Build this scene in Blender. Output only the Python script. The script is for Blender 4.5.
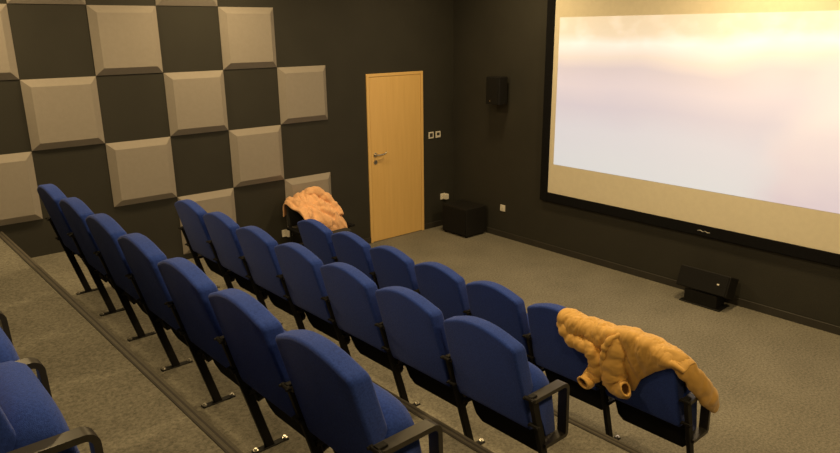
import bpy, bmesh, math, random
from mathutils import Vector, Matrix, noise
random.seed(7)
sc = bpy.context.scene
for o in list(bpy.data.objects):
    bpy.data.objects.remove(o)
COL = sc.collection

# ------------------------------------------------------------------ camera
F, YAW, PITCH, ROLL = 682.587, 0.7055, 0.2809, -0.0105
cam = bpy.data.cameras.new('camera')
cam.sensor_fit = 'HORIZONTAL'
cam.sensor_width = 36.0
cam.lens = F * 36.0 / 840.0
cam.clip_start = 0.05
co = bpy.data.objects.new('camera', cam)
COL.objects.link(co)
fw = Vector((math.sin(YAW) * math.cos(PITCH), math.cos(YAW) * math.cos(PITCH), -math.sin(PITCH)))
r0 = Vector((math.cos(YAW), -math.sin(YAW), 0))
u0 = r0.cross(fw)
rr = math.cos(ROLL) * r0 + math.sin(ROLL) * u0
uu = math.cos(ROLL) * u0 - math.sin(ROLL) * r0
M = Matrix.Identity(4)
for k in range(3):
    M[k][0] = rr[k]; M[k][1] = uu[k]; M[k][2] = -fw[k]
M[0][3], M[1][3], M[2][3] = 0.0, -6.5589, 2.5412
co.matrix_world = M
sc.camera = co

# ------------------------------------------------------------------ world, lights, exposure
w = bpy.data.worlds.new('room_air'); sc.world = w
w.use_nodes = True
w.node_tree.nodes['Background'].inputs[0].default_value = (1.0, 0.78, 0.5, 1)
w.node_tree.nodes['Background'].inputs[1].default_value = 0.035
sc.view_settings.view_transform = 'Standard'
sc.view_settings.look = 'None'
sc.view_settings.gamma = 1.0
sc.view_settings.exposure = 0.0
WARM = (1.0, 0.72, 0.35)
def lamp(x, y, z, power, size=0.35, color=WARM, spread=180):
    l = bpy.data.lights.new('ceiling_lamp', 'AREA')
    l.shape = 'DISK'; l.size = size; l.energy = power; l.color = color
    l.spread = math.radians(spread)
    o = bpy.data.objects.new('ceiling_lamp', l); COL.objects.link(o)
    o.location = (x, y, z)
    return o
CEIL = 3.5
for (x, y, p) in [(0.7, -1.0, 40), (0.7, -4.0, 34), (0.7, -6.7, 30), (2.9, -1.0, 38), (2.9, -4.0, 36), (2.9, -6.7, 36),
                  (5.2, -1.4, 28), (5.2, -4.0, 46), (5.2, -6.7, 34)]:
    lamp(x, y, CEIL - 0.06, p)

# ------------------------------------------------------------------ materials
def mat(name, col, rough=0.8, var=0.0, scale=40.0, bump=0.0, bscale=200.0, metallic=0.0, spec=0.5, sheen=0.0, dark=None, detail=4.0, coat=0.0):
    m = bpy.data.materials.new(name); m.use_nodes = True
    nt = m.node_tree; b = nt.nodes['Principled BSDF']
    b.inputs['Roughness'].default_value = rough
    b.inputs['Metallic'].default_value = metallic
    b.inputs['Specular IOR Level'].default_value = spec
    if sheen: b.inputs['Sheen Weight'].default_value = sheen
    if coat: b.inputs['Coat Weight'].default_value = coat
    tc = nt.nodes.new('ShaderNodeTexCoord')
    n = nt.nodes.new('ShaderNodeTexNoise')
    n.inputs['Scale'].default_value = scale; n.inputs['Detail'].default_value = detail
    nt.links.new(tc.outputs['Object'], n.inputs['Vector'])
    r = nt.nodes.new('ShaderNodeValToRGB')
    c0 = dark if dark else tuple(c * (1 - var) for c in col)
    c1 = tuple(min(1, c * (1 + var)) for c in col)
    r.color_ramp.elements[0].position = 0.35; r.color_ramp.elements[0].color = (*c0, 1)
    r.color_ramp.elements[1].position = 0.65; r.color_ramp.elements[1].color = (*c1, 1)
    nt.links.new(n.outputs['Fac'], r.inputs['Fac'])
    nt.links.new(r.outputs['Color'], b.inputs['Base Color'])
    if bump:
        n2 = nt.nodes.new('ShaderNodeTexNoise'); n2.inputs['Scale'].default_value = bscale
        n2.inputs['Detail'].default_value = 3
        nt.links.new(tc.outputs['Object'], n2.inputs['Vector'])
        bp = nt.nodes.new('ShaderNodeBump'); bp.inputs['Strength'].default_value = bump
        bp.inputs['Distance'].default_value = 0.01
        nt.links.new(n2.outputs['Fac'], bp.inputs['Height'])
        nt.links.new(bp.outputs['Normal'], b.inputs['Normal'])
    return m

def carpet_mat():
    m = bpy.data.materials.new('carpet'); m.use_nodes = True
    nt = m.node_tree; b = nt.nodes['Principled BSDF']
    b.inputs['Roughness'].default_value = 0.95; b.inputs['Specular IOR Level'].default_value = 0.1
    tc = nt.nodes.new('ShaderNodeTexCoord')
    fine = nt.nodes.new('ShaderNodeTexNoise'); fine.inputs['Scale'].default_value = 55; fine.inputs['Detail'].default_value = 6
    fine.inputs['Roughness'].default_value = 0.8
    big = nt.nodes.new('ShaderNodeTexNoise'); big.inputs['Scale'].default_value = 2.2; big.inputs['Detail'].default_value = 3
    for n in (fine, big): nt.links.new(tc.outputs['Object'], n.inputs['Vector'])
    r = nt.nodes.new('ShaderNodeValToRGB')
    e = r.color_ramp.elements
    e[0].position = 0.30; e[0].color = (0.085, 0.080, 0.066, 1)
    e[1].position = 0.70; e[1].color = (0.30, 0.28, 0.228, 1)
    nt.links.new(fine.outputs['Fac'], r.inputs['Fac'])
    r2 = nt.nodes.new('ShaderNodeValToRGB')
    r2.color_ramp.elements[0].position = 0.35; r2.color_ramp.elements[0].color = (0.90, 0.90, 0.90, 1)
    r2.color_ramp.elements[1].position = 0.65; r2.color_ramp.elements[1].color = (1.05, 1.05, 1.05, 1)
    nt.links.new(big.outputs['Fac'], r2.inputs['Fac'])
    mx = nt.nodes.new('ShaderNodeMix'); mx.data_type = 'RGBA'; mx.blend_type = 'MULTIPLY'; mx.inputs[0].default_value = 1
    nt.links.new(r.outputs['Color'], mx.inputs[6]); nt.links.new(r2.outputs['Color'], mx.inputs[7])
    nt.links.new(mx.outputs[2], b.inputs['Base Color'])
    bp = nt.nodes.new('ShaderNodeBump'); bp.inputs['Strength'].default_value = 0.4; bp.inputs['Distance'].default_value = 0.006
    nt.links.new(fine.outputs['Fac'], bp.inputs['Height']); nt.links.new(bp.outputs['Normal'], b.inputs['Normal'])
    return m

def wood_mat(name, c0, c1, axis_scale=(14, 14, 0.9)):
    m = bpy.data.materials.new(name); m.use_nodes = True
    nt = m.node_tree; b = nt.nodes['Principled BSDF']
    b.inputs['Roughness'].default_value = 0.42
    tc = nt.nodes.new('ShaderNodeTexCoord'); mp = nt.nodes.new('ShaderNodeMapping')
    mp.inputs['Scale'].default_value = axis_scale
    n = nt.nodes.new('ShaderNodeTexNoise'); n.inputs['Scale'].default_value = 2.0; n.inputs['Detail'].default_value = 6
    nt.links.new(tc.outputs['Object'], mp.inputs['Vector']); nt.links.new(mp.outputs['Vector'], n.inputs['Vector'])
    r = nt.nodes.new('ShaderNodeValToRGB')
    r.color_ramp.elements[0].position = 0.3; r.color_ramp.elements[0].color = (*c0, 1)
    r.color_ramp.elements[1].position = 0.7; r.color_ramp.elements[1].color = (*c1, 1)
    nt.links.new(n.outputs['Fac'], r.inputs['Fac']); nt.links.new(r.outputs['Color'], b.inputs['Base Color'])
    return m

M_WALL = mat('dark_wall_paint', (0.030, 0.0285, 0.0225), 0.75, 0.06, 3, 0.15, 120, spec=0.35)
M_CEIL = mat('dark_ceiling', (0.05, 0.047, 0.04), 0.9, 0.05, 4)
M_CARPET = carpet_mat()
M_BASE = mat('dark_skirting', (0.030, 0.027, 0.022), 0.6, 0.08, 10)
M_NOSE = mat('stair_nosing', (0.085, 0.075, 0.058), 0.55, 0.12, 60)
M_NOSE_D = mat('stair_nosing_groove', (0.04, 0.035, 0.03), 0.7, 0.1, 60)
M_FOAM = mat('acoustic_foam', (0.31, 0.28, 0.25), 0.95, 0.02, 30, 0.35, 260, spec=0.1)
M_BLUE = mat('blue_upholstery', (0.025, 0.056, 0.285), 0.95, 0.16, 120, 0.35, 420, spec=0.08, sheen=0.1)
M_BLACK = mat('black_steel', (0.008, 0.0075, 0.007), 0.6, 0.15, 30, spec=0.25)
M_ARM = mat('armrest_paint', (0.020, 0.017, 0.013), 0.38, 0.15, 30, spec=0.6)
M_PLASTIC = mat('black_plastic', (0.008, 0.008, 0.009), 0.8, 0.1, 30, spec=0.12)
M_BOLT = mat('steel_bolt', (0.75, 0.72, 0.66), 0.3, 0.05, 60, metallic=1.0)
M_DOOR = wood_mat('beech_veneer', (0.74, 0.475, 0.165), (0.79, 0.52, 0.19))
M_FRAME = wood_mat('beech_frame', (0.76, 0.49, 0.18), (0.80, 0.53, 0.20))
M_METAL = mat('satin_steel', (0.62, 0.57, 0.48), 0.32, 0.05, 40, metallic=1.0)
M_WHITE = mat('white_plastic', (0.78, 0.74, 0.66), 0.4, 0.03, 30)
M_HOLE = mat('socket_hole', (0.05, 0.045, 0.04), 0.6, 0.05, 30)
M_SPK = mat('black_speaker_vinyl', (0.012, 0.011, 0.010), 0.6, 0.2, 80, 0.2, 300, spec=0.25)
M_GRILLE = mat('speaker_grille_cloth', (0.010, 0.0095, 0.009), 0.9, 0.25, 400, 0.4, 700, spec=0.2)
M_VELVET = mat('black_velvet', (0.008, 0.008, 0.009), 0.95, 0.1, 40, spec=0.1)
M_SCREEN = mat('screen_cloth', (0.80, 0.74, 0.60), 0.85, 0.02, 20, spec=0.1)
M_MUST = mat('mustard_nylon', (0.60, 0.345, 0.078), 0.60, 0.07, 10, 0.10, 45, sheen=0.2)
M_MUST_IN = mat('mustard_lining', (0.24, 0.12, 0.03), 0.85, 0.1, 30)
M_PEACH = mat('peach_fabric', (0.78, 0.44, 0.225), 0.85, 0.10, 14, 0.15, 60, sheen=0.2)
M_PEACH_IN = mat('peach_lining', (0.36, 0.17, 0.08), 0.85, 0.1, 30)
M_CHAIR = mat('black_chair_cloth', (0.02, 0.019, 0.018), 0.8, 0.2, 60)

# ------------------------------------------------------------------ helpers
def obj(name, bm, m, parent=None, smooth=False, loc=None):
    bmesh.ops.recalc_face_normals(bm, faces=bm.faces)
    me = bpy.data.meshes.new(name); bm.to_mesh(me); bm.free()
    for mm in (m if isinstance(m, (list, tuple)) else [m]): me.materials.append(mm)
    if smooth:
        for p in me.polygons: p.use_smooth = True
        if smooth != 'all':
            try: me.set_sharp_from_angle(angle=math.radians(smooth if smooth is not True else 40))
            except Exception: pass
    o = bpy.data.objects.new(name, me); COL.objects.link(o)
    if parent: o.parent = parent
    if loc: o.location = loc
    return o
def tag(o, label=None, cat=None, group=None, kind=None):
    if label: o['label'] = label
    if cat: o['category'] = cat
    if group: o['group'] = group
    if kind: o['kind'] = kind
    return o
def empty(name, loc, rz=0.0):
    o = bpy.data.objects.new(name, None); COL.objects.link(o)
    o.empty_display_size = 0.1
    o.location = loc; o.rotation_euler = (0, 0, rz)
    return o
def box(bm, x0, x1, y0, y1, z0, z1, bev=0.0, seg=2):
    vs = [bm.verts.new((x, y, z)) for x in (x0, x1) for y in (y0, y1) for z in (z0, z1)]
    fs = [bm.faces.new([vs[i] for i in q]) for q in ((0, 1, 3, 2), (4, 6, 7, 5), (0, 4, 5, 1), (2, 3, 7, 6), (0, 2, 6, 4), (1, 5, 7, 3))]
    if bev:
        es = list({e for f in fs for e in f.edges})
        bmesh.ops.bevel(bm, geom=es, offset=bev, segments=seg, affect='EDGES', profile=0.5)
    return vs
def prism(bm, pts, vec, bev=0.0, seg=2, caps_only=False):
    v = Vector(vec)
    a = [bm.verts.new(p) for p in pts]; b = [bm.verts.new(Vector(p) + v) for p in pts]
    n = len(pts)
    fa = bm.faces.new(a[::-1]); fb = bm.faces.new(b)
    fs = [fa, fb] + [bm.faces.new((a[i], a[(i + 1) % n], b[(i + 1) % n], b[i])) for i in range(n)]
    bmesh.ops.recalc_face_normals(bm, faces=fs)
    if bev:
        es = list(fa.edges) + list(fb.edges)
        if not caps_only: es = list({e for f in fs for e in f.edges})
        bmesh.ops.bevel(bm, geom=es, offset=bev, segments=seg, affect='EDGES', profile=0.5)
def cyl(bm, p0, p1, r, seg=16, r1=None):
    p0, p1 = Vector(p0), Vector(p1); d = (p1 - p0).normalized()
    a = Vector((0, 0, 1)) if abs(d.z) < 0.9 else Vector((1, 0, 0))
    s = d.cross(a).normalized(); t = d.cross(s)
    r1 = r if r1 is None else r1
    A = [bm.verts.new(p0 + r * (math.cos(k * 2 * math.pi / seg) * s + math.sin(k * 2 * math.pi / seg) * t)) for k in range(seg)]
    B = [bm.verts.new(p1 + r1 * (math.cos(k * 2 * math.pi / seg) * s + math.sin(k * 2 * math.pi / seg) * t)) for k in range(seg)]
    bm.faces.new(A[::-1]); bm.faces.new(B)
    for k in range(seg): bm.faces.new((A[k], A[(k + 1) % seg], B[(k + 1) % seg], B[k]))
def strap(bm, path, y0, y1, th):
    """flat strap: path in the (x, z) plane, th thick, spanning y0..y1"""
    n = len(path); rings = []
    for i, p in enumerate(path):
        p = Vector(p)
        t0 = (p - Vector(path[i - 1])).normalized() if i else None
        t1 = (Vector(path[i + 1]) - p).normalized() if i < n - 1 else None
        t = ((t0 or t1) + (t1 or t0)).normalized()
        nrm = Vector((-t.y, t.x)); c = (t0 or t1).dot(t)
        h = th / 2 / max(0.5, c)
        rings.append([bm.verts.new((p.x + s * nrm.x * h, y, p.y + s * nrm.y * h)) for (s, y) in ((1, y0), (1, y1), (-1, y1), (-1, y0))])
    for a, b in zip(rings, rings[1:]):
        for k in range(4): bm.faces.new((a[k], a[(k + 1) % 4], b[(k + 1) % 4], b[k]))
    bm.faces.new(rings[0][::-1]); bm.faces.new(rings[-1])
def structure(name, bm, m):
    return tag(obj(name, bm, m), kind='structure')
def dup(root, loc, rz):
    r = root.copy(); COL.objects.link(r); r.location = loc; r.rotation_euler = (0, 0, rz)
    for ch in list(root.children):
        c = ch.copy(); COL.objects.link(c); c.parent = r
        for g in list(ch.children):
            d = g.copy(); COL.objects.link(d); d.parent = c
    return r

# ------------------------------------------------------------------ the room
XF, XB, YR = 6.178, -2.2, -8.6
SL = 0.0189                                   # the rows stand very slightly askew to the side wall
def edge_x(x0, y): return x0 - SL * (y + 3.0)
E1, E2, E3 = 0.960, 1.998, 2.958
F1, F2, F3 = 0.317, 0.646, 0.922      # heights of the three tiers
bm = bmesh.new(); box(bm, XB, XF + 0.15, YR, 0.15, -0.15, 0.0); structure('floor', bm, M_CARPET)
for (ex, top, RISE) in ((E3, F1, F1), (E2, F2, F2 - F1), (E1, F3, F3 - F2)):
    bm = bmesh.new()
    prism(bm, [(XB, 0, top - RISE), (edge_x(ex, 0), 0, top - RISE), (edge_x(ex, YR), YR, top - RISE), (XB, YR, top - RISE)], (0, 0, RISE))
    structure('floor', bm, M_CARPET)
for i, (ex, top) in enumerate(((E3, F1), (E2, F2), (E1, F3))):
    bm = bmesh.new()
    for (d0, d1, h) in ((-0.044, 0.006, 0.006),):
        pts = [(edge_x(ex, 0) + d0, -0.005, top), (edge_x(ex, 0) + d1, -0.005, top), (edge_x(ex, YR) + d1, YR, top), (edge_x(ex, YR) + d0, YR, top)]
        prism(bm, pts, (0, 0, h))
        pts = [(edge_x(ex, 0), -0.005, top - 0.04), (edge_x(ex, 0) + d1, -0.005, top - 0.04), (edge_x(ex, YR) + d1, YR, top - 0.04), (edge_x(ex, YR), YR, top - 0.04)]
        prism(bm, pts, (0, 0, 0.041))
    t = structure('trim_%d' % (i + 1), bm, M_NOSE)
    bm = bmesh.new()
    for d in (-0.044, -0.018):
        pts = [(edge_x(ex, 0) + d, -0.005, top + 0.0062), (edge_x(ex, 0) + d + 0.009, -0.005, top + 0.0062), (edge_x(ex, YR) + d + 0.009, YR, top + 0.0062), (edge_x(ex, YR) + d, YR, top + 0.0062)]
        prism(bm, pts, (0, 0, 0.0012))
    obj('groove', bm, M_NOSE_D, t)
# side wall with door opening, front, back, right, ceiling
D0, D1, DH = 4.781, 5.649, 2.05
bm = bmesh.new()
box(bm, XB, D0, 0, 0.15, 0, CEIL); box(bm, D1, XF + 0.15, 0, 0.15, 0, CEIL); box(bm, D0, D1, 0, 0.15, DH, CEIL)
structure('wall_left', bm, M_WALL)
bm = bmesh.new(); box(bm, XF, XF + 0.15, YR, 0, 0, CEIL); structure('wall_front', bm, M_WALL)
bm = bmesh.new(); box(bm, XB - 0.15, XB, YR, 0.15, 0, CEIL); structure('wall_back', bm, M_WALL)
bm = bmesh.new(); box(bm, XB - 0.15, XF + 0.15, YR - 0.15, YR, 0, CEIL); structure('wall_right', bm, M_WALL)
bm = bmesh.new(); box(bm, XB - 0.15, XF + 0.15, YR - 0.15, 0.15, CEIL, CEIL + 0.1); structure('ceiling', bm, M_CEIL)
bm = bmesh.new(); box(bm, XF - 0.014, XF - 0.0005, YR, -0.001, 0.0, 0.075, 0.003, 1); structure('baseboard_front', bm, M_BASE)
bm = bmesh.new()
box(bm, E3 + 0.02, D0 - 0.002, -0.014, -0.0005, 0, 0.075, 0.003, 1); box(bm, D1 + 0.002, XF - 0.015, -0.014, -0.0005, 0, 0.075, 0.003, 1)
structure('baseboard_left', bm, M_BASE)

# door: frame, leaf, handle, keyhole
bm = bmesh.new()
FWD = 0.036
box(bm, D0, D0 + FWD, -0.016, 0.12, 0, DH, 0.003, 1); box(bm, D1 - FWD, D1, -0.016, 0.12, 0, DH, 0.003, 1)
box(bm, D0 + FWD, D1 - FWD, -0.016, 0.12, DH - FWD, DH, 0.003, 1)
structure('trim_4', bm, M_FRAME)
dr = empty('door_1', (D0 + FWD, 0, 0)); tag(dr, kind='structure')
W = D1 - D0 - 2 * FWD
bm = bmesh.new(); box(bm, 0.003, W - 0.003, -0.011, 0.03, 0.006, DH - FWD - 0.003, 0.003, 1); obj('leaf', bm, M_DOOR, dr)
bm = bmesh.new()
cyl(bm, (0.062, -0.011, 1.095), (0.062, -0.020, 1.095), 0.026, 20)
cyl(bm, (0.062, -0.018, 1.095), (0.062, -0.058, 1.095), 0.010, 14)
hp = [(0.055, -0.058, 1.095), (0.10, -0.060, 1.095), (0.15, -0.062, 1.098), (0.185, -0.060, 1.106), (0.20, -0.055, 1.118)]
for a, b in zip(hp, hp[1:]): cyl(bm, a, b, 0.010, 12)
obj('handle', bm, M_METAL, dr, smooth=40)
bm = bmesh.new(); cyl(bm, (0.062, -0.011, 1.005), (0.062, -0.019, 1.005), 0.026, 20)
k = obj('keyhole_rosette', bm, M_METAL, dr, smooth=40)
bm = bmesh.new(); box(bm, 0.056, 0.068, -0.0205, -0.018, 0.992, 1.018); obj('keyhole', bm, M_HOLE, k)

# ------------------------------------------------------------------ acoustic panels
S, PX, PZ = 0.5999, 1.2341, 2.7751
def panel_mesh():
    bm = bmesh.new(); h = S / 2 - 0.002; b = 0.062; d = 0.055
    v = lambda x, y, z: bm.verts.new((x, y, z))
    A = [v(-h, 0, -h), v(h, 0, -h), v(h, 0, h), v(-h, 0, h)]
    L = [v(-h, -0.008, -h), v(h, -0.008, -h), v(h, -0.008, h), v(-h, -0.008, h)]
    B = [v(-h + b, -d, -h + b), v(h - b, -d, -h + b), v(h - b, -d, h - b), v(-h + b, -d, h - b)]
    bm.faces.new(A); bm.faces.new(B)
    for P, Q in ((A, L), (L, B)):
        for k in range(4): bm.faces.new((P[k], P[(k + 1) % 4], Q[(k + 1) % 4], Q[k]))
    return bm
pan = None
rows_txt = {-1: 'top row, cut by the picture edge', 0: 'second row down', 1: 'third row down', 2: 'fourth row down', 3: 'lowest row'}
PANELS = [
 (0, -1, 'beige foam acoustic panel cut off by the top edge of the photo, further from door'),
 (2, -1, 'beige foam acoustic panel cut off by the top edge of the photo, nearer the door'),
 (-1, 0, 'beige foam acoustic panel cut by the left photo edge, the upper one there'),
 (1, 0, 'beige acoustic panel in the upper full row, farther from the door'),
 (3, 0, 'beige acoustic panel in the upper full row, nearer the door'),
 (0, 1, 'beige acoustic panel in the middle row, farthest from the door'),
 (2, 1, 'beige acoustic panel centred in the middle row between two others'),
 (4, 1, 'beige acoustic panel in the middle row, nearest to the wooden door'),
 (-1, 2, 'beige foam acoustic panel cut by the left photo edge, the lower one there'),
 (1, 2, 'beige acoustic panel right above the far end of the nearest full chair row'),
 (3, 2, 'beige acoustic panel up and left of the peach jacket, whole and unobstructed'),
 (2, 3, 'beige acoustic panel low on the wall, partly behind end seats of the middle chair row'),
 (4, 3, 'beige acoustic panel low on the wall, partly behind the peach jacket'),
]
for (i, j, lab) in PANELS:
    loc = (PX + (i + 0.5) * S, -0.0005, PZ - (j + 0.5) * S)
    if pan is None:
        pan = obj('acoustic_panel', panel_mesh(), M_FOAM, loc=loc); o = pan
    else:
        o = pan.copy(); COL.objects.link(o); o.location = loc
    tag(o, lab, 'wall panel', 'beige foam panels in a checkerboard on the side wall')

# ------------------------------------------------------------------ theatre chairs
PITCH_Y = 0.5451
LEAN = 0.28
def shear(bm, off=0.0):
    for v in bm.verts: v.co.x += -LEAN * v.co.z + off
def backrest_mesh():
    bm = bmesh.new(); hw = 0.247
    pts = [(-hw + 0.012, 0.37), (hw - 0.012, 0.37), (hw, 0.40)]
    # rounded shoulders under a shallow arch
    top = []
    r = 0.036
    for k in range(0, 6):
        a = math.radians(k * 15); top.append((hw - r + r * math.cos(a), 0.800 + r * math.sin(a)))
    arch = []
    for k in range(1, 14):
        t = k / 14; y = (hw - 0.036) * (1 - 2 * t)
        arch.append((y, 0.836 + 0.050 * (1 - (2 * t - 1) ** 2)))
    # narrower towards the top
    top = [(y - 0.014 * (z - 0.40) / 0.44, z) for (y, z) in top]
    arch = [(y * (1 - 0.06 * (z - 0.40) / 0.44), z) for (y, z) in arch]
    full = pts + top + arch + [(-y, z) for (y, z) in top[::-1]] + [(-hw, 0.40)]
    prism(bm, [(-0.012, y, z) for (y, z) in full], (0.088, 0, 0), bev=0.016, seg=3, caps_only=True)
    # padded front and faint padding at the back
    bmesh.ops.triangulate(bm, faces=[f for f in bm.faces if len(f.verts) > 8])
    shear(bm, -0.006)
    for v in bm.verts: v.co.z += 0.020; v.co.y += 0.020
    return bm
def lower_panel_mesh():
    bm = bmesh.new()
    # black pan sloping forward and down from the foot of the backrest
    pts = [(-0.196, 0.200), (0.196, 0.200), (0.228, 0.240), (0.236, 0.405), (-0.236, 0.405), (-0.228, 0.240)]
    prism(bm, [(-0.078 + (0.405 - z) * 0.36, y, z) for (y, z) in pts], (0.034, 0, 0.010), bev=0.005, seg=2)
    return bm
def cushion_mesh():
    bm = bmesh.new()
    pr = [(-0.125, 0.600), (-0.126, 0.642), (-0.108, 0.674), (-0.072, 0.690), (-0.030, 0.687), (0.002, 0.664), (0.018, 0.622), (0.044, 0.48), (0.066, 0.34), (0.066, 0.300), (0.048, 0.272), (0.020, 0.262), (-0.005, 0.29), (-0.05, 0.43)]
    cx = sum(p[0] for p in pr) / len(pr); cz = sum(p[1] for p in pr) / len(pr)
    loops = []
    half = [(0.0, 1.0, 1.012), (0.09, 1.0, 1.008), (0.15, 1.0, 0.985), (0.185, 1.0, 0.95), (0.21, 0.985, 0.90), (0.226, 0.95, 0.85), (0.236, 0.88, 0.80), (0.241, 0.76, 0.74)]
    for (y, f, g) in [(-a, b, c) for (a, b, c) in half[:0:-1]] + half:
        loops.append([bm.verts.new((cx + (x - cx) * f, y, 0.30 + (z - 0.30) * g)) for (x, z) in pr])
    n = len(pr)
    for a, b in zip(loops, loops[1:]):
        for k in range(n): bm.faces.new((a[k], a[(k + 1) % n], b[(k + 1) % n], b[k]))
    bm.faces.new(loops[0][::-1]); bm.faces.new(loops[-1])
    return bm
def leg_mesh(y):
    bm = bmesh.new()
    pts = [(-0.022, 0.005), (0.022, 0.005), (0.022 - LEAN * 0.625, 0.625), (-0.022 - LEAN * 0.625, 0.625)]
    prism(bm, [(x - 0.004, y - 0.0125, z) for (x, z) in pts], (0, 0.025, 0), bev=0.003, seg=1)
    return bm
def foot_mesh(y):
    bm = bmesh.new(); box(bm, -0.092, 0.092, y - 0.018, y + 0.018, 0.0, 0.007, 0.002, 1); return bm
def bolt_mesh(x, y):
    bm = bmesh.new(); cyl(bm, (x, y, 0.006), (x, y, 0.012), 0.012, 12); cyl(bm, (x, y, 0.012), (x, y, 0.02), 0.0085, 6, 0.007); return bm
def arm_mesh(y):
    bm = bmesh.new()
    p = [(-0.185, 0.604), (0.030, 0.604)]
    for k in range(1, 6):
        a = math.radians(90 - 18 * k); p.append((0.030 + 0.030 * math.cos(a), 0.574 + 0.030 * math.sin(a)))
    p += [(0.068, 0.345)]
    for k in range(1, 5):
        a = math.radians(-22.5 * k); p.append((0.055 + 0.013 * math.cos(a), 0.338 + 0.013 * math.sin(a)))
    p += [(-0.095, 0.328)]
    strap(bm, p, y - 0.026, y + 0.026, 0.020)
    return bm
def bracket_mesh(y, z):
    bm = bmesh.new(); x = -LEAN * z - 0.024
    box(bm, x - 0.012, x + 0.006, y - 0.030, y + 0.030, z - 0.008, z + 0.008, 0.003, 1)
    cyl(bm, (x - 0.018, y + 0.024, z), (x - 0.006, y + 0.024, z), 0.006, 8)
    cyl(bm, (x - 0.018, y - 0.024, z), (x - 0.006, y - 0.024, z), 0.006, 8)
    return bm
def stand(t, y):
    obj('leg', leg_mesh(y), M_BLACK, t)
    f = obj('foot_bar', foot_mesh(y), M_BLACK, t)
    for x in (-0.078, 0.078): tag(obj('bolt', bolt_mesh(x, y), M_BOLT, f), 'shiny steel bolt')
    obj('armrest', arm_mesh(y), M_ARM, t, smooth=30)
    obj('bracket', bracket_mesh(y, 0.612), M_BLACK, t); obj('bracket', bracket_mesh(y, 0.455), M_BLACK, t)
def make_chair(end):
    t = empty('theatre_chair', (0, 0, 0))
    obj('backrest', backrest_mesh(), M_BLUE, t, smooth=45)
    obj('lower_panel', lower_panel_mesh(), M_PLASTIC, t)
    obj('seat', cushion_mesh(), M_BLUE, t, smooth=65)
    stand(t, PITCH_Y / 2)
    if end: stand(t, -PITCH_Y / 2)
    return t
protos = {}
ORD = ['first', 'second', 'third', 'fourth', 'fifth', 'sixth', 'seventh']
ROWS = [
 # base x at y=-3, first boundary y, floor, seats, text, group
 (3.343, -1.180, 0.0, range(7), 'front row', 'blue chairs of the front row'),
 (2.317, -0.963, F1, range(7), 'middle row', 'blue chairs of the middle row'),
 (1.271, -1.207, F2, range(7), 'long row nearest the camera', 'blue chairs of the nearest long row'),
 (0.275, -0.963, F3, range(5, 7), 'back row', 'blue chairs of the back row'),
]
for ri, (bx, y0, fz, ks, txt, grp) in enumerate(ROWS):
    for k in ks:
        y = y0 - PITCH_Y * (k + 0.5)
        loc = (bx - SL * (y + 3.0), y, fz)
        end = (k == 6)
        if end not in protos:
            protos[end] = make_chair(end); c = protos[end]
            c.location = loc; c.rotation_euler = (0, 0, SL)
        else:
            c = dup(protos[end], loc, SL)
        if ri == 3:
            lab = ('blue theatre chair in the bottom left corner, between two bent armrests' if k == 6 else
                   'blue theatre chair cut by the left photo edge, beyond the corner chair')
        elif ri == 0 and k == 6:
            lab = 'blue theatre chair under the right half of the mustard jacket, front row end'
        elif ri == 0 and k == 5:
            lab = 'blue theatre chair under the left end of the mustard jacket'
        elif k == 6:
            lab = 'blue theatre chair with looped armrest, right end of the %s' % txt
        elif k == 0:
            lab = 'blue theatre chair at the left wall end of the %s' % txt
        else:
            lab = 'blue theatre chair, %s from the left wall in the %s' % (ORD[k], txt)
        tag(c, lab, 'chair', grp)

# ------------------------------------------------------------------ projection screen
SY0, SZ0, SY1, SZ1 = -1.636, 0.710, -5.70, 2.99
s = empty('projection_screen', (XF, (SY0 + SY1) / 2, SZ0))
tag(s, 'large projection screen in a black frame, showing a pale snowy scene', 'projection screen')
def inscreen(name, bm, m):
    for v in bm.verts: v.co -= Vector((XF, (SY0 + SY1) / 2, SZ0))
    return obj(name, bm, m, s)
bm = bmesh.new()
fwid, fd = 0.105, 0.045
box(bm, XF - fd, XF - 0.001, SY0, SY0 + fwid, SZ0 - fwid, SZ1 + fwid, 0.004, 1)
box(bm, XF - fd, XF - 0.001, SY1 - fwid, SY1, SZ0 - fwid, SZ1 + fwid, 0.004, 1)
box(bm, XF - fd, XF - 0.001, SY1, SY0, SZ0 - fwid, SZ0, 0.004, 1)
box(bm, XF - fd, XF - 0.001, SY1, SY0, SZ1, SZ1 + fwid, 0.004, 1)
fr = inscreen('frame', bm, M_VELVET)
bm = bmesh.new(); box(bm, XF - 0.030, XF - 0.012, SY1, SY0, SZ0, SZ1); inscreen('screen_cloth', bm, M_SCREEN)
# small maker's mark, a light squiggle on the lower frame
bm = bmesh.new()
yy = -3.49
mark = [(0.0, 0.0), (-0.03, 0.010), (-0.05, -0.004), (-0.075, 0.008), (-0.10, -0.004), (-0.125, 0.002)]
for a, b in zip(mark, mark[1:]):
    cyl(bm, (XF - fd - 0.001, yy + a[0], 0.652 + a[1]), (XF - fd - 0.001, yy + b[0], 0.652 + b[1]), 0.0022, 6)
for v in bm.verts: v.co -= Vector((XF, (SY0 + SY1) / 2, SZ0))
tag(obj('emblem', bm, M_WHITE, fr), 'small light squiggle mark')
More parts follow.
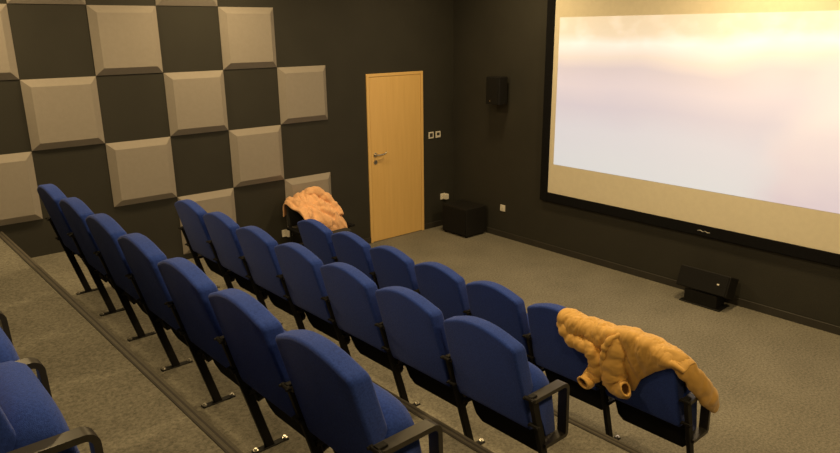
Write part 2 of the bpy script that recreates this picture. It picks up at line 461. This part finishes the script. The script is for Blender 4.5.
# projected film picture (the light of the projector on the cloth)
IY0, IZ0, IY1, IZ1 = -1.704, 1.048, -5.63, 2.652
def picture_mat():
    m = bpy.data.materials.new('projected_snow_scene'); m.use_nodes = True
    nt = m.node_tree; nt.nodes.clear(); N = nt.nodes.new; L = nt.links.new
    out = N('ShaderNodeOutputMaterial')
    b = N('ShaderNodeBsdfPrincipled'); b.inputs['Base Color'].default_value = (0.62, 0.59, 0.53, 1); b.inputs['Roughness'].default_value = 0.85
    L(b.outputs[0], out.inputs[0])
    tc = N('ShaderNodeTexCoord')
    sep = N('ShaderNodeSeparateXYZ'); L(tc.outputs['Generated'], sep.inputs[0])
    def math_(op, a, b_=None, c=None):
        n = N('ShaderNodeMath'); n.operation = op
        for i, v in enumerate((a, b_, c)):
            if v is None: continue
            if isinstance(v, (int, float)): n.inputs[i].default_value = v
            else: L(v, n.inputs[i])
        return n.outputs[0]
    u = math_('SUBTRACT', 1.0, sep.outputs['Y']); v = sep.outputs['Z']
    def nz(scale, sx, sy, detail=3, seed=0.0):
        c = N('ShaderNodeCombineXYZ'); L(math_('MULTIPLY', u, sx), c.inputs[0]); L(math_('MULTIPLY', v, sy), c.inputs[1]); c.inputs[2].default_value = seed
        n = N('ShaderNodeTexNoise'); n.inputs['Scale'].default_value = scale; n.inputs['Detail'].default_value = detail
        L(c.outputs[0], n.inputs['Vector']); return n.outputs['Fac']
    # rolling snow: a wavy vertical coordinate
    wave = math_('MULTIPLY', math_('SUBTRACT', nz(1.6, 1.5, 0.7, 2), 0.5), 0.30)
    vv = math_('ADD', v, wave)
    r = N('ShaderNodeValToRGB'); L(vv, r.inputs['Fac'])
    stops = [(0.0, (0.62, 0.76, 0.92)), (0.25, (0.58, 0.68, 0.90)), (0.42, (0.50, 0.54, 0.80)), (0.56, (0.62, 0.60, 0.82)), (0.68, (0.52, 0.51, 0.72)),
             (0.76, (0.80, 0.72, 0.74)), (0.84, (1.05, 1.03, 1.06)), (0.90, (0.88, 0.76, 0.68)), (1.0, (0.86, 0.71, 0.58))]
    e = r.color_ramp.elements
    e[0].position, e[0].color = stops[0][0], (*stops[0][1], 1)
    e[1].position, e[1].color = stops[-1][0], (*stops[-1][1], 1)
    for p, c in stops[1:-1]:
        x = e.new(p); x.color = (*c, 1)
    # blurred gold bushes along the top
    bush = N('ShaderNodeValToRGB'); L(nz(6, 3.0, 1.6, 3, 3.1), bush.inputs['Fac'])
    bush.color_ramp.elements[0].position = 0.42; bush.color_ramp.elements[0].color = (0.88, 0.88, 0.80, 1)
    bush.color_ramp.elements[1].position = 0.62; bush.color_ramp.elements[1].color = (1.12, 1.1, 1.05, 1)
    topm = N('ShaderNodeMapRange'); topm.inputs[1].default_value = 0.78; topm.inputs[2].default_value = 0.90; L(v, topm.inputs[0])
    mx = N('ShaderNodeMix'); mx.data_type = 'RGBA'; mx.blend_type = 'MULTIPLY'; L(topm.outputs[0], mx.inputs[0]); L(r.outputs[0], mx.inputs[6]); L(bush.outputs[0], mx.inputs[7])
    # a big soft snow bank in the right foreground
    du = math_('DIVIDE', math_('SUBTRACT', u, 0.90), 0.34); dv = math_('DIVIDE', math_('SUBTRACT', v, 0.0), 0.90)
    d = math_('SQRT', math_('ADD', math_('MULTIPLY', du, du), math_('MULTIPLY', dv, dv)))
    d = math_('ADD', d, math_('MULTIPLY', math_('SUBTRACT', nz(2.0, 2.4, 1.2, 3, 7.7), 0.5), 0.45))
    bank = N('ShaderNodeMapRange'); bank.interpolation_type = 'SMOOTHSTEP'
    bank.inputs[1].default_value = 1.10; bank.inputs[2].default_value = 0.80; L(d, bank.inputs[0])
    bc = N('ShaderNodeValToRGB'); L(math_('ADD', v, math_('MULTIPLY', math_('SUBTRACT', nz(3, 2, 1.4, 2, 1.7), 0.5), 0.4)), bc.inputs['Fac'])
    bc.color_ramp.elements[0].position = 0.05; bc.color_ramp.elements[0].color = (0.58, 0.55, 0.78, 1)
    bc.color_ramp.elements[1].position = 0.60; bc.color_ramp.elements[1].color = (0.92, 0.86, 0.92, 1)
    mx2 = N('ShaderNodeMix'); mx2.data_type = 'RGBA'; L(bank.outputs[0], mx2.inputs[0]); L(mx.outputs[2], mx2.inputs[6]); L(bc.outputs[0], mx2.inputs[7])
    L(mx2.outputs[2], b.inputs['Emission Color']); b.inputs['Emission Strength'].default_value = PIC_GAIN
    return m
PIC_GAIN = 0.58
bm = bmesh.new(); box(bm, XF - 0.0315, XF - 0.0302, IY1, IY0, IZ0, IZ1)
inscreen('projected_picture', bm, picture_mat())

# ------------------------------------------------------------------ loudspeakers
def speaker_box(root, w_, h_, d_, bev=0.008):
    """cabinet behind a cloth grille; faces -X locally"""
    bm = bmesh.new(); box(bm, 0.014, d_, -w_ / 2, w_ / 2, 0, h_, bev, 2); obj('cabinet', bm, M_SPK, root)
    bm = bmesh.new(); box(bm, 0.0, 0.0135, -w_ / 2 + 0.006, w_ / 2 - 0.006, 0.006, h_ - 0.006, 0.004, 2); return obj('grille', bm, M_GRILLE, root)
sp = empty('wall_speaker', (5.97, -0.885, 1.672))
tag(sp, 'black box loudspeaker mounted high on the dark front wall left of the screen', 'speaker')
g = speaker_box(sp, 0.205, 0.328, 0.16)
bm = bmesh.new(); cyl(bm, (-0.0015, 0.03, 0.045), (0.001, 0.03, 0.045), 0.006, 12); obj('badge', bm, M_METAL, g)
bm = bmesh.new(); box(bm, 0.158, 0.185, -0.02, 0.02, 0.14, 0.20, 0.003, 1); box(bm, 0.180, XF - 5.97 - 0.0005, -0.04, 0.04, 0.10, 0.24, 0.003, 1); obj('wall_bracket', bm, M_BLACK, sp)
sb = empty('subwoofer', (5.78, -0.45, 0.0))
tag(sb, 'black cube subwoofer standing on the carpet in the room corner by the door', 'speaker')
bm = bmesh.new(); box(bm, 0.0, 0.35, -0.225, 0.225, 0.018, 0.375, 0.008, 2); obj('cabinet', bm, M_SPK, sb)
bm = bmesh.new(); box(bm, -0.012, -0.0005, -0.212, 0.212, 0.032, 0.362, 0.004, 2); obj('grille', bm, M_GRILLE, sb)
for (x, y) in ((0.03, -0.19), (0.03, 0.19), (0.32, -0.19), (0.32, 0.19)):
    bm = bmesh.new(); cyl(bm, (x, y, 0.0), (x, y, 0.019), 0.018, 12); obj('foot', bm, M_PLASTIC, sb)
cs = empty('center_speaker', (5.865, -3.70, 0.0))
tag(cs, 'long black loudspeaker lying low on a stand below the screen', 'speaker')
def tilt(bm):
    a = math.radians(20.5)
    for v in bm.verts:
        x, z = v.co.x - 0.004, v.co.z - 0.160
        v.co.x = 0.004 + x * math.cos(a) + z * math.sin(a); v.co.z = 0.160 - x * math.sin(a) + z * math.cos(a)
bm = bmesh.new(); box(bm, 0.02, 0.205, -0.245, 0.245, 0.158, 0.360, 0.010, 2); tilt(bm)
cabn = obj('cabinet', bm, M_SPK, cs)
bm = bmesh.new(); box(bm, 0.004, 0.0195, -0.238, 0.238, 0.164, 0.354, 0.005, 2); tilt(bm); g = obj('grille', bm, M_GRILLE, cs)
bm = bmesh.new(); box(bm, 0.001, 0.005, -0.165, -0.145, 0.254, 0.268, 0.001, 1); tilt(bm); tag(obj('badge', bm, M_WHITE, g), 'small white badge')
bm = bmesh.new()
prism(bm, [(0.035, -0.16, 0.012), (0.035, -0.16, 0.140), (0.195, -0.16, 0.080), (0.195, -0.16, 0.012)], (0, 0.32, 0), bev=0.003, seg=1)
obj('stand_cradle', bm, M_BLACK, cs)
bm = bmesh.new(); box(bm, 0.02, 0.23, -0.20, 0.20, 0.0, 0.012, 0.003, 1); obj('base_plate', bm, M_BLACK, cs)

# ------------------------------------------------------------------ switches and sockets
def switch(x, z, lab, kind):
    t = empty('light_switch', (x, -0.0005, z)); tag(t, lab, 'switch', 'light switches beside the door')
    bm = bmesh.new(); h = 0.041
    for (a, b, c, d) in ((-h, h, -h, -h + 0.016), (-h, h, h - 0.016, h), (-h, -h + 0.016, -h + 0.016, h - 0.016), (h - 0.016, h, -h + 0.016, h - 0.016)):
        box(bm, a, b, -0.010, 0, c, d, 0.0015, 1)
    obj('plate', bm, M_WHITE, t)
    bm = bmesh.new(); box(bm, -h + 0.017, h - 0.017, -0.012, 0, -h + 0.017, h - 0.017, 0.002, 1)
    tag(obj('rocker', bm, M_HOLE, t), 'dark centre of the switch')
    if kind:
        bm = bmesh.new(); box(bm, -0.03, 0.034, -0.014, -0.0122, -0.034, -0.012, 0.001, 1); obj('indicator_strip', bm, M_WHITE, t)
switch(5.785, 1.237, 'white square wall switch beside the door, the one nearer the door', 0)
switch(5.905, 1.235, 'white wall switch with dark upper half, the one nearer the room corner', 1)
def socket(x, y, z, ax, lab, adapter=False):
    t = empty('power_socket', (x, y, z), 0 if ax == 'y' else -math.pi / 2)
    tag(t, lab, 'socket', 'white power sockets')
    bm = bmesh.new(); box(bm, -0.04, 0.04, -0.012, -0.0005, -0.04, 0.04, 0.003, 2); obj('plate', bm, M_WHITE, t)
    bm = bmesh.new(); cyl(bm, (0, -0.0115, 0), (0, -0.0135, 0), 0.022, 20); w_ = obj('socket_well', bm, M_WHITE, t)
    bm = bmesh.new()
    for q in (-0.0095, 0.0095): cyl(bm, (q, -0.0134, 0), (q, -0.0142, 0), 0.003, 8)
    obj('pin_hole', bm, M_HOLE, w_)
    if adapter:
        bm = bmesh.new(); box(bm, -0.005, 0.052, -0.075, -0.0136, -0.036, 0.036, 0.007, 2)
        obj('plug_adapter', bm, M_WHITE, t)
socket(5.985, 0, 0.40, 'y', 'white wall socket with a plugged-in white adapter, above the subwoofer', True)
socket(XF, -0.918, 0.377, 'x', 'white wall socket on the front wall to the right of the subwoofer')
socket(3.60, -0.0, 0.368, 'y', 'white wall socket low on the side wall below the peach jacket', True)

# ------------------------------------------------------------------ cloth helpers
def fbm(p, s, seed):
    return noise.noise(Vector(p) * s + Vector((seed, seed * 1.7, -seed)))
def ridged(p, s, seed):
    return 1 - 2 * abs(fbm(p, s, seed))
def smooth_path(pts, n):
    P = [Vector(p) for p in pts]; out = []
    for i in range(n):
        t = i / (n - 1) * (len(P) - 1); k = min(int(t), len(P) - 2); f = t - k
        p0, p1, p2, p3 = P[max(k - 1, 0)], P[k], P[k + 1], P[min(k + 2, len(P) - 1)]
        out.append(0.5 * ((2 * p1) + (p2 - p0) * f + (2 * p0 - 5 * p1 + 4 * p2 - p3) * f * f + (3 * p1 - p0 - 3 * p2 + p3) * f ** 3))
    return out
def lerp_tab(tab, x):
    if x <= tab[0][0]: return tab[0][1]
    for (a, b), (c, d) in zip(tab, tab[1:]):
        if x <= c: return b + (d - b) * (x - a) / (c - a)
    return tab[-1][1]
def sleeve(bm, pts, radii, flat=(1.0, 1.0), seed=1.0, n=44, m=28, amp=0.016, rings=60, side=Vector((1, 0, 0)), open_end=True):
    """wrinkled tube along pts; ends in an open cuff whose inside shows"""
    P = smooth_path(pts, n)
    R = [lerp_tab([(i / (len(radii) - 1), r) for i, r in enumerate(radii)], k / (n - 1)) for k in range(n)]
    loops = []; L = 0.0
    for k, p in enumerate(P):
        if k: L += (P[k] - P[k - 1]).length
        t = (P[min(k + 1, n - 1)] - P[max(k - 1, 0)]).normalized()
        s1 = (side - t * side.dot(t)).normalized(); s2 = t.cross(s1)
        loop = []
        for j in range(m):
            a = 2 * math.pi * j / m
            q = p + R[k] * (flat[0] * math.cos(a) * s1 + flat[1] * math.sin(a) * s2)
            nrm = (q - p).normalized()
            ph = L * rings + 4.0 * fbm(q, 8, seed + 3) + 1.2 * math.sin(a + seed)
            d = amp * (abs(math.sin(ph * 0.5)) - 0.6) + amp * 0.8 * min(1, 2.6 * abs(fbm(q, 11, seed))) + amp * 0.35 * min(1, 2.6 * abs(fbm(q, 30, seed + 5)))
            loop.append(bm.verts.new(q + nrm * d))
        loops.append(loop)
    for a, b in zip(loops, loops[1:]):
        for j in range(m): bm.faces.new((a[j], a[(j + 1) % m], b[(j + 1) % m], b[j]))
    bm.faces.new(loops[0][::-1])
    end = loops[-1]
    if open_end:
        t = (P[-1] - P[-2]).normalized(); prev = end
        for (sc_, dd) in ((0.80, 0.006), (0.68, -0.006), (0.60, -0.05), (0.3, -0.065)):
            c = sum((v.co for v in end), Vector()) / m
            nl = [bm.verts.new(c + (v.co - c) * sc_ + t * dd) for v in end]
            for j in range(m):
                f = bm.faces.new((prev[j], prev[(j + 1) % m], nl[(j + 1) % m], nl[j]))
                if dd < -0.04: f.material_index = 1
            prev = nl
        f = bm.faces.new(prev); f.material_index = 1
    else:
        bm.faces.new(end)
def drape(bm, y_from, y_to, prof, nu, nv, disp, thick):
    """sheet over a ridge: prof(y) gives a polyline in (x, z); closed with thickness"""
    outer, inner = [], []
    for i in range(nu):
        y = y_from + (y_to - y_from) * i / (nu - 1)
        P = smooth_path([(x, y, z) for (x, z) in prof(y)], nv)
        outer.append(P)
    def nrm(i, j):
        a = outer[min(i + 1, nu - 1)][j] - outer[max(i - 1, 0)][j]; b = outer[i][min(j + 1, nv - 1)] - outer[i][max(j - 1, 0)]
        n = a.cross(b)
        return n.normalized() if n.length > 1e-9 else Vector((0, 0, 1))
    NR = [[nrm(i, j) for j in range(nv)] for i in range(nu)]
    if NR[nu // 2][nv // 2].z < 0: NR = [[-n for n in r] for r in NR]
    A = [[bm.verts.new(outer[i][j] + NR[i][j] * (thick + disp(outer[i][j], i / (nu - 1), j / (nv - 1)))) for j in range(nv)] for i in range(nu)]
    B = [[bm.verts.new(outer[i][j]) for j in range(nv)] for i in range(nu)]
    for i in range(nu - 1):
        for j in range(nv - 1):
            bm.faces.new((A[i][j], A[i + 1][j], A[i + 1][j + 1], A[i][j + 1])); f = bm.faces.new((B[i][j], B[i][j + 1], B[i + 1][j + 1], B[i + 1][j])); f.material_index = 1
    for i in range(nu - 1):
        bm.faces.new((A[i][0], B[i][0], B[i + 1][0], A[i + 1][0])); bm.faces.new((A[i][-1], A[i + 1][-1], B[i + 1][-1], B[i][-1]))
    for j in range(nv - 1):
        bm.faces.new((A[0][j], A[0][j + 1], B[0][j + 1], B[0][j])); bm.faces.new((A[-1][j], B[-1][j], B[-1][j + 1], A[-1][j + 1]))

# ------------------------------------------------------------------ mustard jacket over the front row's last seats
CB = 3.343
jk = empty('jacket', (CB - 0.15, -4.62, 0.89))
tag(jk, 'mustard yellow padded jacket thrown over the end seats of the front row', 'jacket')
JL = Vector(jk.location)
def in_jacket(name, bm, seed=None):
    for v in bm.verts: v.co -= JL
    return obj(name, bm, [M_MUST, M_MUST_IN], jk, smooth='all')
def rear_x(y, z): return CB - SL * (y + 3.0) - LEAN * (z - 0.02) - 0.022
TOP = [(-5.03, .80), (-4.99, .832), (-4.94, .852), (-4.88, .876), (-4.8, .893), (-4.7, .902), (-4.6, .890), (-4.52, .872), (-4.43, .864), (-4.35, .873), (-4.28, .888), (-4.22, .893), (-4.18, .893)]
HEM = [(-5.03, .80), (-5.0, .825), (-4.944, .822), (-4.833, .742), (-4.74, .65), (-4.69, .545), (-4.62, .52), (-4.55, .56), (-4.50, .70), (-4.44, .73), (-4.32, .72), (-4.25, .79), (-4.18, .83)]
FRT = [(-5.03, .66), (-4.9, .62), (-4.6, .66), (-4.3, .72), (-4.12, .80)]
def jprof(y):
    zt = lerp_tab(TOP, y); zh = min(lerp_tab(HEM, y), zt - 0.02); zf = min(lerp_tab(FRT, y), zt - 0.03)
    o = 0.006
    xt = rear_x(y, zt)
    return [(rear_x(y, zh) - o, zh), (rear_x(y, zh * .5 + zt * .5) - o - 0.012, zh * .5 + zt * .5), (xt - o + 0.006, zt - 0.012), (xt + 0.045, zt + 0.006), (xt + 0.10, zt - 0.012), (rear_x(y, zf * .5 + zt * .5) + 0.10, zf * .5 + zt * .5), (rear_x(y, zf) + 0.105, zf)]
def billow(p, s_, seed):
    return min(1.0, 2.6 * abs(fbm(p, s_, seed)))
def folds(p, seed, amp):
    """soft puffs between pinched creases"""
    q = Vector(p) + 0.05 * Vector((fbm(p, 6, seed + 11), fbm(p, 6, seed + 12), fbm(p, 6, seed + 13)))
    return amp * (billow(q, 7.0, seed) - 0.35) + amp * 0.42 * (billow(q, 15.0, seed + 2) - 0.35) + amp * 0.20 * (billow(q, 32.0, seed + 4) - 0.35)
def jdisp(p, u, v):
    e = min(1, 7 * v, 7 * (1 - v), 9 * u, 9 * (1 - u))
    q = Vector((p.x * .7, (p.y + 0.35 * p.z) * 1.25, (p.z - .2 * p.y) * .45))
    left = max(0.0, min(1.0, (p.y + 4.62) / 0.12))          # puffier towards the shoulder
    d = folds(q, 2.3, 0.006 + 0.011 * left)
    # long diagonal folds running down from the seat top
    t = (p.y - 0.60 * p.z) * 24 + 2.6 * fbm(p, 5, 3.0)
    d += 0.010 * (abs(math.sin(t)) - 0.5) * (1 - 0.6 * left)
    # small pinched creases
    d += 0.003 * (min(1, 3 * abs(fbm(Vector((p.x, p.y * 1.6, p.z * .7)), 24, 7.5))) - 0.5)
    return (0.010 + d) * (0.3 + 0.7 * max(0, e))
bm = bmesh.new()
drape(bm, -4.205, -5.005, jprof, 190, 120, jdisp, 0.008)
in_jacket('body', bm)
bm = bmesh.new()   # left sleeve: over the seat top, slumped, then hanging to its open cuff
sleeve(bm, [(3.15, -4.20, .868), (3.104, -4.232, .822), (3.100, -4.295, .768), (3.095, -4.36, .750), (3.095, -4.433, .745), (3.100, -4.475, .705), (3.110, -4.492, .648), (3.112, -4.472, .592), (3.085, -4.452, .560), (3.035, -4.446, .548)],
       [0.018, 0.034, 0.041, 0.040, 0.042, 0.046, 0.048, 0.046, 0.042, 0.038], (0.8, 1.0), 1.2, n=120, m=40, amp=0.009, rings=95)
in_jacket('sleeve', bm)
bm = bmesh.new()   # second sleeve, wide and flattened, its gathered cuff turned aside
sleeve(bm, [(3.105, -4.60, .875), (3.100, -4.597, .80), (3.105, -4.592, .72), (3.118, -4.592, .645), (3.122, -4.615, .585), (3.105, -4.668, .578), (3.082, -4.705, .598)],
       [0.030, 0.062, 0.074, 0.080, 0.072, 0.056, 0.040], (0.6, 1.0), 4.4, n=90, m=44, amp=0.008, rings=50)
in_jacket('sleeve', bm)
bm = bmesh.new()   # pinched front edge beside the second sleeve
sleeve(bm, [(3.115, -4.64, .905), (3.075, -4.593, .872), (3.062, -4.562, .81), (3.072, -4.545, .72), (3.095, -4.54, .62), (3.12, -4.54, .545)],
       [0.008, 0.012, 0.014, 0.015, 0.014, 0.008], (0.8, 1.0), 2.2, n=60, m=16, amp=0.006, rings=110, open_end=False)
in_jacket('front_edge', bm)
bm = bmesh.new()   # front hem hanging over the end armrest
sleeve(bm, [(3.11, -4.84, .868), (3.145, -4.94, .850), (3.215, -5.0, .762), (3.31, -5.03, .645), (3.39, -5.045, .565), (3.45, -5.045, .485)],
       [0.03, 0.046, 0.056, 0.060, 0.055, 0.030], (1.0, 0.45), 6.6, n=60, m=36, amp=0.008, rings=22, side=Vector((0.5, 0, 0.8)), open_end=False)
in_jacket('front_flap', bm)

# ------------------------------------------------------------------ black chair by the side wall with the peach jacket
ch = empty('side_chair', (3.81, -0.42, 0.0))
tag(ch, 'black chair against the side wall, mostly hidden under the peach jacket', 'chair')
bm = bmesh.new(); box(bm, -0.24, 0.24, -0.25, 0.22, 0.40, 0.47, 0.02, 3); obj('seat', bm, M_CHAIR, ch, smooth=40)
bm = bmesh.new(); box(bm, -0.26, 0.20, 0.235, 0.275, 0.48, 0.765, 0.018, 3); obj('backrest', bm, M_CHAIR, ch, smooth=40)
for (x, y, h) in ((-0.22, -0.22, 0.41), (0.22, -0.22, 0.41), (-0.22, 0.252, 0.66), (0.18, 0.252, 0.66)):
    bm = bmesh.new(); cyl(bm, (x * 1.06, y * 1.05, 0), (x, y, h), 0.012, 12); obj('leg', bm, M_BLACK, ch, smooth=40)
for sx in (-1, 1):
    bm = bmesh.new(); box(bm, sx * 0.285 - 0.03, sx * 0.285 + 0.03, -0.20, 0.20, 0.475, 0.50, 0.008, 2)
    cyl(bm, (sx * 0.27, 0.15, 0.485), (sx * 0.225, 0.19, 0.44), 0.011, 10); cyl(bm, (sx * 0.27, -0.15, 0.485), (sx * 0.23, -0.18, 0.43), 0.011, 10)
    obj('armrest', bm, M_PLASTIC, ch, smooth=30)

pj = empty('jacket', (3.75, -0.45, 0.75))
tag(pj, 'crumpled peach coloured jacket heaped on the black chair by the side wall', 'jacket')
PL = Vector(pj.location)
def in_peach(name, bm):
    for v in bm.verts: v.co += Vector((0.05, 0, 0)) - PL
    return obj(name, bm, [M_PEACH, M_PEACH_IN], pj, smooth='all')
PT = [(3.49, .735), (3.55, .775), (3.62, .785), (3.70, .81), (3.77, .825), (3.85, .80), (3.93, .745), (4.0, .63)]
PH = [(3.49, .62), (3.55, .53), (3.65, .50), (3.75, .46), (3.88, .46), (4.0, .45)]
def pprof(x):
    zt = lerp_tab(PT, x); zh = lerp_tab(PH, x)
    return [(-0.56, zh), (-0.52, zh + (zt - zh) * .35), (-0.42, zh + (zt - zh) * .68), (-0.30, zt - .03), (-0.19, zt), (-0.13, zt - .03), (-0.11, zt - .15)]
bm = bmesh.new()
def pdisp(p, u, v):
    e = min(1, 8 * v, 8 * (1 - v), 8 * u, 8 * (1 - u))
    q = Vector(((p.x + .4 * p.z) * 1.2, p.y * .7, (p.z - .3 * p.x) * .6))
    t = (p.x + 0.9 * p.z + 0.5 * p.y) * 20 + 3.0 * fbm(p, 6, 2.0)
    return (0.016 + folds(q, 3.3, 0.026) + 0.016 * (abs(math.sin(t)) - 0.5)) * (0.3 + 0.7 * max(0, e))
# the sheet helper runs along y, so build it along y and turn it afterwards
drape(bm, -3.49, -4.0, lambda y: pprof(-y), 110, 90, lambda p, u, v: pdisp(Vector((-p.y, p.x, p.z)), u, v), 0.014)
for v in bm.verts: v.co = Vector((-v.co.y, v.co.x, v.co.z))
in_peach('body', bm)
bm = bmesh.new()
sleeve(bm, [(3.68, -.24, .80), (3.75, -.27, .845), (3.83, -.30, .83), (3.90, -.35, .76), (3.96, -.41, .66), (3.97, -.47, .58)], [0.04, 0.052, 0.056, 0.054, 0.05, 0.045], (0.9, 1.0), 9.1, n=60, m=36, amp=0.012, rings=60)
in_peach('sleeve', bm)
